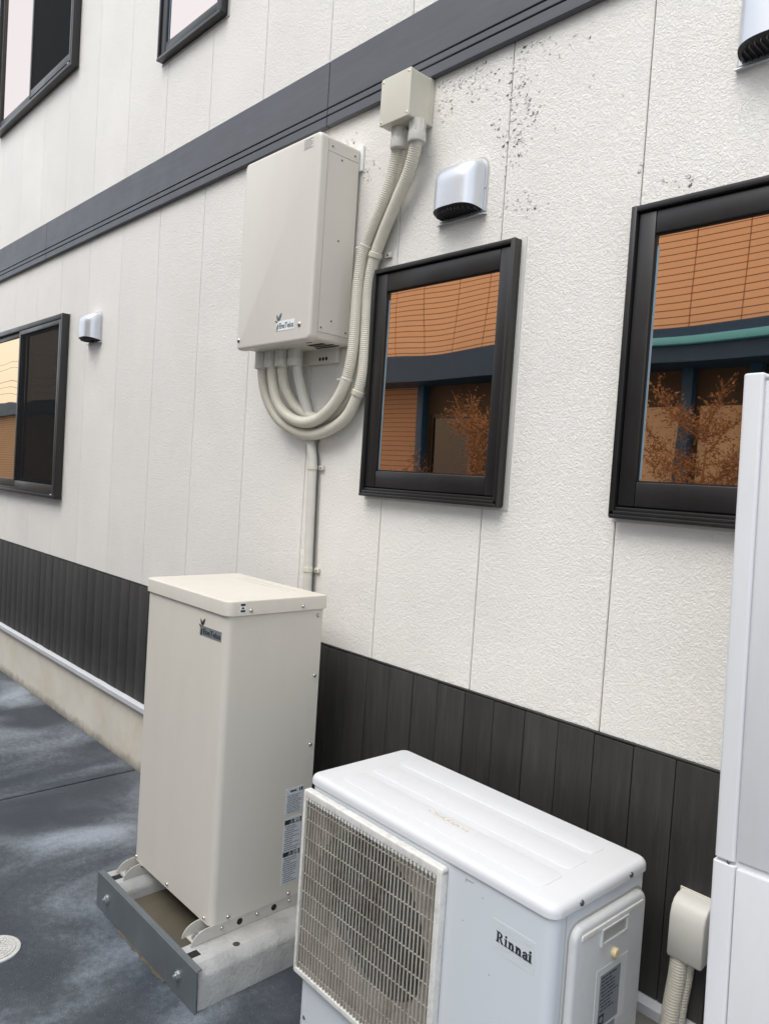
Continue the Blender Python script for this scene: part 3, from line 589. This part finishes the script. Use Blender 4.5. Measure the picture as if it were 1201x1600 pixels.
# embossed print and a rust-coloured stain on the lid
em = MB(); rng = random.Random(8)
for k in range(26):
    u_ = .16+.018*k+rng.uniform(0, .004)
    if rng.random() < .75: em.quad((u_, .118, UZ1+.0018), (u_+.011, .118, UZ1+.0018), (u_+.011, .1195, UZ1+.0018), (u_, .1195, UZ1+.0018)); em.quad((u_+.002, .104, UZ1+.0018), (u_+.009, .104, UZ1+.0018), (u_+.009, .1055, UZ1+.0018), (u_+.002, .1055, UZ1+.0018))
P('embossed_print', em, 'ink_e', ld)
st = MB()
for k in range(46):
    u_ = min(.50, max(.36, rng.gauss(.43, .04))); v_ = .112-.05*(u_-.36)+rng.gauss(0, .003); s_ = rng.uniform(.0006, .0022)
    st.poly([(u_+s_*2.2*math.cos(q), v_+s_*math.sin(q), UZ1+.0014) for q in [k2*math.pi/3 for k2 in range(6)]], (0, 0, .0001+.00001*k))
P('rust_specks', st, 'rust', ld, kind='stuff')
# grille
GU0, GU1, GZ0, GZ1, GY = .004, .536, .236, .759, -.016
gf = MB()
gf.rbox(GU0, GU1, GY, .004, GZ1-.022, GZ1, .006, .004, axis=1, end=-1).rbox(GU0, GU1, GY, .004, GZ0, GZ0+.018, .006, .004, axis=1, end=-1)
gf.rbox(GU0, GU0+.010, GY-.0008, .004, GZ0+.004, GZ1-.004, .004, .003, axis=1, end=-1).rbox(GU1-.017, GU1, GY-.0008, .004, GZ0+.004, GZ1-.004, .005, .004, axis=1, end=-1)
gfo = P('grille_frame', gf, 'dusty')
nb = 39; u_a, u_b = GU0+.016, GU1-.024
bar = MB().rbox(-.0020, .0020, GY+.002, GY+.0060, GZ0+.010, GZ1-.014, 0, 0).mesh('grille_bar', M['grille'])
for k in range(nb):
    put('grille_bar', bar, gfo, (u_a+(u_b-u_a)*k/(nb-1), 0, 0), local=True)
tip = MB().rbox(-.0040, .0040, GY+.0008, GY+.010, GZ1-.030, GZ1-.018, .0015, .001, axis=1, end=-1).mesh('grille_tine', M['dusty'])
for k in range(nb): put('grille_tine', tip, gfo, (u_a+(u_b-u_a)*k/(nb-1), 0, 0), local=True)
for k, z_ in enumerate([GZ1-.043]+[GZ1-.043-.0508*(i+1)+.012 for i in range(9)]):
    P('grille_wire', MB().tube([(GU0+.008, GY+.0045, z_), (GU1-.014, GY+.005, z_)], .0017, 6), 'grille', gfo)
# plate with the fan mouth behind the bars
FC, FR = (.262, .498), .216; pl = MB(); b = pl.bm; NN = 48; yp = .022
outer, inner, inn2 = [], [], []
x0_, x1_, z0_, z1_ = GU0+.006, GU1-.012, GZ0+.012, GZ1-.016
for k in range(NN):
    q = 2*math.pi*k/NN; c_, s_ = math.cos(q), math.sin(q)
    tt = min([((x1_-FC[0])/c_ if c_ > 1e-6 else 9), ((x0_-FC[0])/c_ if c_ < -1e-6 else 9), ((z1_-FC[1])/s_ if s_ > 1e-6 else 9), ((z0_-FC[1])/s_ if s_ < -1e-6 else 9)])
    outer.append(b.verts.new((FC[0]+c_*tt, yp-.012, FC[1]+s_*tt))); inner.append(b.verts.new((FC[0]+c_*FR, yp-.012, FC[1]+s_*FR))); inn2.append(b.verts.new((FC[0]+c_*FR*.95, yp+.040, FC[1]+s_*FR*.95)))
for k in range(NN):
    j = (k+1) % NN; b.faces.new((outer[k], outer[j], inner[j], inner[k])); b.faces.new((inner[k], inner[j], inn2[j], inn2[k]))
P('fan_mouth', pl, 'shroud')
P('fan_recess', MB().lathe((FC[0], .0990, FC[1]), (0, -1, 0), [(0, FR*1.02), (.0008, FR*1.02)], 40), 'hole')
fb = MB().lathe((FC[0], .075, FC[1]), (0, -1, 0), [(0, .05), (.008, .048), (.012, .03)], 20)
for k in range(3):
    a0 = R_(120*k+20); rows = []
    for i in range(9):
        r_ = .045+(FR*.92-.045)*i/8; sw = .55+.25*i/8
        rows.append([fb.bm.verts.new((FC[0]+r_*math.cos(a0+sw*(j/6-.5)*2.0+.25*i/8), .078-.03*j/6, FC[1]+r_*math.sin(a0+sw*(j/6-.5)*2.0+.25*i/8))) for j in range(7)])
    for i in range(8):
        for j in range(6): fb.bm.faces.new((rows[i][j], rows[i][j+1], rows[i+1][j+1], rows[i+1][j]))
P('fan', fb, 'fan')
# logo, sticker, screws
P('sticker', MB().box(.672, .786, .0055, .0064, .640, .708), 'white')
fs = MB(); rng = random.Random(21)
for k in range(34):
    u_, z_ = rng.uniform(.676, .765), rng.choice([rng.uniform(.644, .660), rng.uniform(.685, .704)]); fs.quad((u_, .0053, z_), (u_+.018, .0053, z_+.001), (u_+.018, .0053, z_+.0014), (u_, .0053, z_+.0004))
P('faded_print', fs, 'ink_e', kind='stuff')
def serif_word(word, ox, y, oz, hgt, mat):
    m_ = MB(); X = [0.]; cnt = [0]
    def rect(a, b_, c, d): cnt[0] += 1; m_.poly([(ox+(X[0]+a)*hgt, y, oz+c*hgt), (ox+(X[0]+b_)*hgt, y, oz+c*hgt), (ox+(X[0]+b_)*hgt, y, oz+d*hgt), (ox+(X[0]+a)*hgt, y, oz+d*hgt)], (0, -.0006-.00002*cnt[0], 0))
    def pg(pts): cnt[0] += 1; m_.poly([(ox+(X[0]+p[0])*hgt, y, oz+p[1]*hgt) for p in pts], (0, -.0006-.00002*cnt[0], 0))
    def arc(cx, cz, rx, rz, tx, tz, a0, a1, n=10):
        for i in range(n):
            q0, q1 = R_(a0+(a1-a0)*i/n), R_(a0+(a1-a0)*(i+1)/n)
            pg([(cx+rx*math.cos(q0), cz+rz*math.sin(q0)), (cx+rx*math.cos(q1), cz+rz*math.sin(q1)), (cx+(rx-tx)*math.cos(q1), cz+(rz-tz)*math.sin(q1)), (cx+(rx-tx)*math.cos(q0), cz+(rz-tz)*math.sin(q0))])
    for ch_ in word:
        if ch_ == 'R':
            rect(.12, .34, .04, .96); rect(.02, .44, 0, .07); rect(.02, .42, .93, 1.0); arc(.38, .735, .36, .265, .2, .085, -90, 90)
            pg([(.36, .52), (.56, .54), (.84, .07), (.90, .07), (.90, 0), (.66, 0)]); X[0] += .97
        elif ch_ == 'i':
            rect(.10, .30, .04, .66); rect(.02, .38, 0, .06); rect(.02, .28, .61, .67); pg([(.20+.115*math.cos(q), .90+.115*math.sin(q)) for q in [2*math.pi*k/12 for k in range(12)]]); X[0] += .45
        elif ch_ == 'n':
            rect(.10, .30, .04, .66); rect(.02, .38, 0, .06); rect(.02, .28, .61, .67); arc(.42, .42, .23, .255, .19, .1, 0, 165); rect(.46, .66, .04, .44); rect(.38, .74, 0, .06); X[0] += .82
        elif ch_ == 'a':
            rect(.38, .57, .06, .46); rect(.40, .66, 0, .07); arc(.33, .45, .24, .225, .17, .08, 0, 150); pg([(.16+.09*math.cos(q), .52+.085*math.sin(q)) for q in [2*math.pi*k/10 for k in range(10)]])
            arc(.28, .185, .24, .195, .17, .08, 60, 330); X[0] += .68
    return m_, X[0]*hgt
wd_, wl = serif_word('Rinnai', 0, 0, 0, .0205, None); wd_.bm.free(); hh = .0205*(.089/wl)
wd_, wl = serif_word('Rinnai', .684, .0054, .663, hh*1.08, None); P('lettering', wd_, 'ink')
P('panel_mark', MB().box(.590, .613, .0044, .0062, .757, .7585).box(.590, .5912, .0044, .0062, .751, .757), 'joint')
for c_ in ((.040, .112), (.50, .112)): screw(ac, (c_[0], .0062, c_[1]), (0, -1, 0), .006, .003, local=True)
for c_ in ((.640, .735), (.672, .58), (.588, .66)): P('speck', MB().lathe((c_[0], .0061, c_[1]), (0, -1, 0), [(0, .0014), (.0004, .0012)], 8), 'darkscrew')
# right side: service cover with grip, cap and rating plate
XS = UW-.004
sc_ = P('side_cover', MB().rbox(XS-.001, XS+.016, .060, .345, UZ0+.06, .742, .030, .012, axis=0, seg=6), 'greyplastic')
P('side_seam', MB().box(XS-.0006, XS+.0006, .045, .047, UZ0, UZ1-.028), 'joint')
P('cover_groove', MB().rbox(XS-.001, XS+.0012, .0545, .3505, UZ0+.055, .7475, .034, 0, axis=0, seg=6), 'joint')
P('dusty_ledge', MB().rbox(XS+.012, XS+.0185, .082, .326, .710, .724, .004, .003, axis=0), 'dusty', sc_)
gp = MB().box(XS+.0150, XS+.0164, .160, .256, .676, .709); P('grip', gp, 'joint', sc_)
gb = MB(); gb.poly([(XS+.0165, .160, .676), (XS+.0165, .256, .676), (XS+.0165, .256, .680), (XS+.0165, .160, .680)], (.004, 0, 0)); gb.box(XS+.0150, XS+.0205, .256, .260, .674, .711).box(XS+.0150, XS+.0205, .156, .160, .674, .711).box(XS+.0150, XS+.0208, .155, .261, .7085, .7120); P('grip_rim', gb, 'greyplastic', sc_)
P('cap', MB().lathe((XS+.0155, .213, .643), (1, 0, 0), [(0, .0115), (.008, .011), (.011, .009), (.0115, .003)], 14), 'cream', sc_)
P('label_recess', MB().box(XS+.0155, XS+.0172, .150, .275, .478, .622, .001, 1), 'greyplastic', sc_)
lb = P('rating_plate', MB().box(XS+.0168, XS+.0178, .166, .246, .490, .606), 'label_g', sc_)
o = P('side_print', print_rows(lambda u, v: (XS+.0181, .166+u, .520+v), .080, .085, 10, 33), 'ink', sc_); 
P('side_mark', MB().box(XS+.0177, XS+.0181, .169, .190, .494, .517), 'ink', sc_); P('side_mark', MB().lathe((XS+.0180, .1795, .5055), (1, 0, 0), [(0, .0065), (.0004, .0064)], 14), 'label_g', sc_)
P('rating_plate', MB().box(XS+.0168, XS+.0178, .189, .237, .470, .484), 'label_g', sc_)
for v_ in (.092, .286): screw(ac, (UW-.001, v_, UZ1-.015), (1, 0, 0), .0065, .005, 'darkscrew', local=True)
for u_ in (.13, .68):
    P('foot', MB().box(u_-.03, u_+.03, -.02, UD+.03, .055, UZ0+.001, .003), 'zinc')
    P('foot_block', MB().box(u_-.05, u_+.05, -.045, UD+.05, 0, .0555, .006), 'concrete')

# ------------------------------------------------------------------ pipe cover and hoses by the wainscot
p0 = at(1080, 1450, -.05)
cv = thing('pipe_cover', 'beige plastic pipe cover on the dark planks beside the tall white cabinet', 'pipe cover', (-.738, -.01, .53))
shp = MB(); prof = [(-.010, .548), (-.067, .540), (-.071, .545), (-.070, .640), (-.064, .662), (-.052, .676), (-.036, .683), (-.010, .685)]
cy_, cz_ = -.03, .615; rings = []
for xx, f_ in ((-.776, .90), (-.775, .95), (-.773, .985), (-.770, 1), (-.698, 1), (-.695, .985), (-.693, .95), (-.692, .90)):
    rings.append([shp.bm.verts.new((xx, (cy_+(y-cy_)*f_) if y < -.0101 else y, cz_+(z-cz_)*(f_*.35+.65))) for y, z in prof])
for a_, b__ in zip(rings, rings[1:]):
    for k in range(len(prof)): shp.bm.faces.new((a_[k], a_[(k+1) % len(prof)], b__[(k+1) % len(prof)], b__[k]))
shp.bm.faces.new(rings[0]); shp.bm.faces.new(rings[-1][::-1])
part('shell', shp, M['pvc'], cv, sharp=60)
part('base_plate', MB().box(-.780, -.688, -.0115, -.009, .541, .689, .001, 1), M['ivory'], cv)
for k, (dx, dy) in enumerate(((-.016, -.044), (-.008, -.024))):
    P3 = [Vector((-.737+dx, dy, .57)), Vector((-.739+dx*.95, dy-.004, .49)), Vector((-.744+dx*.9, dy-.010, .42)), Vector((-.748+dx*.8, dy-.014, .34)), Vector((-.750+dx*.8, dy-.016, .20)), Vector((-.752+dx*.8, dy-.012, .02))]
    t = thing('hose', ('front' if k == 0 else 'rear')+' grey-beige corrugated hose dropping out of the beige pipe cover', 'hose', (P3[-1].x, P3[-1].y, 0))
    m_, _ = hose_mesh(P3, .0215); part('sleeve', m_, M['hose'], t, sharp=80)
    part('end_cuff', MB().lathe((P3[-1].x, P3[-1].y, 0), (0, 0, 1), [(0, .026), (.03, .026), (.034, .0225)], 14), M['pvc'], t)

# ------------------------------------------------------------------ tall white cabinet at the right
TX = -.531
tw = thing('tall_cabinet', 'tall white metal cabinet with upper and lower panels in front of the house wall', 'cabinet', (TX, -.5, 0), (0, R_(-1.35), 0))
def Q(n, m_, mat, par=None): return part(n, m_, M[mat], par or tw, local=True)
o0 = -.011                                    # the lean is about the foot: shift so that the seam height is on its measured line
Q('body', MB().box(o0+.055, o0+.60, .004, .42, .05, 1.838, .004), 'lightgrey')
Q('corner_post', MB().rbox(o0+.052, o0+.086, -.004, .41, 1.022, 1.850, .006, .004, axis=2), 'lightgrey')
Q('corner_post', MB().rbox(o0+.050, o0+.088, -.006, .41, .05, 1.015, .006, .002, axis=2), 'lightgrey')
Q('upper_panel', MB().box(o0+.0885, o0+.598, -.001, .02, 1.024, 1.836, .003), 'lightgrey')
Q('lower_panel', MB().box(o0+.0895, o0+.598, -.006, .02, .06, 1.013, .003), 'lightgrey')
Q('top_cover', MB().box(o0+.088, o0+.60, -.003, .42, 1.8385, 1.846, .003), 'lightgrey')
screw(tw, (o0+.076, -.003, 1.0185), (0, -1, 0), .003, .002, 'darkscrew', local=True)
for u_ in (.10, .55): Q('foot', MB().box(o0+u_-.03, o0+u_+.03, .02, .40, -.005, .0505, .003), 'zinc')

# ------------------------------------------------------------------ drain cover
g0 = atz(3, 1483, 0); dc = thing('drain_cover', 'small round grey inspection lid set in the dark concrete', 'drain cover', (g0.x-.005, g0.y-.02, 0))
r0 = .078
part('rim', MB().lathe((0, 0, -.002), (0, 0, 1), [(0, r0), (.0065, r0), (.008, r0-.003), (.008, r0-.012), (.0055, r0-.013), (.0055, .002)], 36), M['castlid'], dc, local=True)
part('inner_ring', MB().lathe((0, 0, .0034), (0, 0, 1), [(0, r0-.016), (.004, r0-.016), (.0045, r0-.018), (.0045, r0-.022), (.002, r0-.023), (.002, .001)], 36), M['castlid'], dc, local=True)
for ring, cnt in ((.048, 26), (.034, 18), (.020, 11), (.007, 4)):
    st_ = MB().rbox(-.0050, .0050, -.0042, .0042, .0054, .0082, .0015, .001, axis=2, seg=2).mesh('stud', M['castlid'])
    for k in range(cnt): q = 2*math.pi*k/cnt; put('stud', st_, dc, (ring*math.cos(q), ring*math.sin(q), 0), local=True, rot=(0, 0, q))

# ------------------------------------------------------------------ across the lane (seen mirrored in the panes)
def brick_material(name, c1, c2, mort, row):
    m = bpy.data.materials.new(name); m.use_nodes = True; t = m.node_tree; L = t.links.new; b = t.nodes['Principled BSDF']; b.inputs['Roughness'].default_value = .75
    geo = N(t, 'NewGeometry'); s = N(t, 'SeparateXYZ'); L(geo.outputs['Position'], s.inputs[0])
    fr = N(t, 'Math', operation='MULTIPLY'); fr.inputs[1].default_value = 1/row; L(s.outputs[2], fr.inputs[0]); f2 = N(t, 'Math', operation='FRACT'); L(fr.outputs[0], f2.inputs[0])
    lt = N(t, 'Math', operation='LESS_THAN'); lt.inputs[1].default_value = .13; L(f2.outputs[0], lt.inputs[0])
    n = N(t, 'TexNoise'); n.inputs['Scale'].default_value = 1.5; n.inputs['Detail'].default_value = 6; L(geo.outputs['Position'], n.inputs[0])
    mx = N(t, 'MixRGB'); mx.inputs[1].default_value = (*c1, 1); mx.inputs[2].default_value = (*c2, 1); L(n.outputs[0], mx.inputs[0])
    m2 = N(t, 'MixRGB'); L(lt.outputs[0], m2.inputs[0]); L(mx.outputs[0], m2.inputs[1]); m2.inputs[2].default_value = (*mort, 1); L(m2.outputs[0], b.inputs['Base Color'])
    bp = N(t, 'Bump'); bp.inputs['Distance'].default_value = .006; bp.inputs['Strength'].default_value = .6; bp.invert = True; L(lt.outputs[0], bp.inputs['Height']); L(bp.outputs[0], b.inputs['Normal'])
    return m
M['brick'] = brick_material('tan_ribbed_siding', (.84, .64, .47), (.76, .56, .41), (.20, .12, .085), .060)
M['brick_shaded'] = brick_material('shaded_tan_brick', (.50, .36, .27), (.42, .30, .22), (.18, .12, .09), .060)  # canopy shade over the lower wall is put into this darker brick colour
M['teal'] = material('dark_teal_fascia', (.010, .075, .20), .5)
M['sheet'] = material('blue_translucent_edge', (.13, .60, .92), .4)
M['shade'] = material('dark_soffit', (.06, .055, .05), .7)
M['wood'] = material('brown_boards', (.34, .21, .13), .7, var=.2, vscale=5)
M['curtain'] = material('beige_curtain', (.55, .48, .38), .9, var=.1)
M['darkglass'] = glass_material('plain_dark_glass', (.8, .85, .9), .03, wav=.05)
NY = -4.6
nh = thing('neighbour_house', 'two-storey tan ribbed house across the lane, mirrored in the window panes', 'house', (-5.5, NY-.2, 0))
part('wall', MB().box(-8.6, -.6, NY-3.2, NY-.03, 0, 4.62), M['shade'], nh)
pan = MB().box(-.224, .224, NY-.03, NY, 3.10, 4.58, .004, 1).mesh('siding_panel', M['brick'])
nw = part('upper_wall', MB().box(-8.6, -.6, NY-.028, NY-.012, 3.04, 4.60), M['wood'], nh)
for k in range(17): put('siding_panel', pan, nw, (-8.36+.4565*k, 0, 0))
part('fascia', MB().box(-8.6, -.6, NY, NY+.40, 2.78, 3.06), M['teal'], nh)
part('gutter', MB().box(-4.6, -.6, NY+.40, NY+.46, 2.912, 2.975, .01), M['sheet'], nh)
for k, (xa, xb, mt) in enumerate(((-8.6, -6.30, 'brick_shaded'), (-3.52, -3.12, 'curtain'), (-2.94, -2.52, 'curtain'), (-2.36, -1.85, 'brick_shaded'), (-.85, -.6, 'brick_shaded'))):
    part('lower_wall', MB().box(xa, xb, NY-.03, NY, 0, 2.78 if mt == 'brick_shaded' else 2.45), M[mt], nh)
for xa, xb in ((-6.1, -5.2), (-5.1, -4.4), (-4.3, -3.65), (-1.75, -.9)):
    wn = part('window', MB().box(xa, xb, NY-.03, NY-.012, .5, 2.4), M['darkglass'], nh)
    part('frame', MB().box(xa-.03, xa+.03, NY-.03, NY+.012, .45, 2.45).box(xb-.03, xb+.03, NY-.03, NY+.012, .45, 2.45).box(xa, xb, NY-.03, NY+.01, .45, .5).box(xa, xb, NY-.03, NY+.01, 2.4, 2.45), M['black'], wn)
for x_ in (-6.22, -3.03, -2.44): part('post', MB().box(x_-.05, x_+.05, NY+.02, NY+.12, 0, 2.79, .005), M['teal'], nh)
part('roof', MB().poly([(-8.9, NY+.3, 4.60), (-8.9, NY+.3, 4.72), (-8.9, NY-1.7, 5.1), (-8.9, NY-3.6, 4.72), (-8.9, NY-3.6, 4.60)], (8.6, 0, 0)), M['teal'], nh)
lh = thing('low_house', 'low brick house with dark eave across the lane, mirrored in the sliding window', 'house', (-22, NY-2, 0))
part('wall', MB().box(-34, -13.2, NY-4.2, NY-.1, 0, 2.72), M['brick_shaded'], lh)
part('roof', MB().poly([(-34.5, NY+.1, 2.70), (-34.5, NY+.1, 3.0), (-34.5, NY-2.2, 3.12), (-34.5, NY-4.6, 3.0), (-34.5, NY-4.6, 2.70)], (21.6, 0, 0)), M['teal'], lh)
for k in range(5):
    z_ = 5.0+.42*k+(.5 if k > 2 else 0); pts = [(-60+i*4, -13-.15*k, z_+.0011*(i*4-40)**2*.35) for i in range(21)]
    o = part('overhead_wire', MB().tube(pts, .012+.006*(k == 2), 6), M['black'], None); tag(o, ('lowest thin black wire strung above the low brick house', 'thin black wire second from the lowest above the low brick house', 'thick black cable strung midway above the low brick house', 'thin black wire next above the thick cable over the low house', 'topmost thin black wire strung above the low brick house')[k], 'wire', 'overhead wires')
def shrub(x, y, h_, seed, lab):
    r = random.Random(seed); t = thing('shrub', lab, 'shrub', (x, y, 0), group='dry feathery shrubs by the lane'); tr, lf = MB(), MB()
    tr.tube(catmull([(0, 0, 0), (.03, .02, h_*.3), (-.02, 0, h_*.6), (.02, .03, h_*.85)], .05), lambda i: .03*max(.2, 1-i*.05/h_), 7)
    for k in range(60):
        z_ = h_*r.uniform(.12, .92); a = r.uniform(0, 6.28); L_ = h_*.33*(1.15-z_/h_)*r.uniform(.7, 1.2)+.15; up = r.uniform(.25, .95)
        P_ = [Vector((0, 0, z_)), Vector((math.cos(a)*L_*.5, math.sin(a)*L_*.5, z_+L_*up*.35)), Vector((math.cos(a)*L_, math.sin(a)*L_, z_+L_*up))]
        q = catmull(P_, .03); tr.tube(q, lambda i: .007*max(.25, 1-i/len(q)), 5)
        for i, c in enumerate(q[2:]):
            for s in range(5):
                d = Vector((r.gauss(0, 1), r.gauss(0, 1), r.gauss(.5, .8))).normalized(); l2 = r.uniform(.05, .13)
                for j in range(5):
                    p = c+d*l2*j/4; e = Vector((r.gauss(0, 1), r.gauss(0, 1), r.gauss(0, 1)))*.007; f_ = Vector((r.gauss(0, 1), r.gauss(0, 1), r.gauss(0, 1)))*.007
                    lf.bm.faces.new([lf.bm.verts.new(p), lf.bm.verts.new(p+e+d*.02), lf.bm.verts.new(p+f_+d*.01)])
    part('trunk', tr, M['wood'], t, local=True); part('foliage', lf, M['leaf'], t, local=True, kind='stuff')
M['leaf'] = material('dry_foliage', (.27, .17, .10), .8, var=.25, vscale=8)
shrub(-4.15, -3.1, 2.35, 5, 'dry feathery shrub mirrored in the small window')
shrub(-2.15, -3.0, 2.3, 9, 'dry feathery shrub mirrored in the window behind the tall white cabinet')
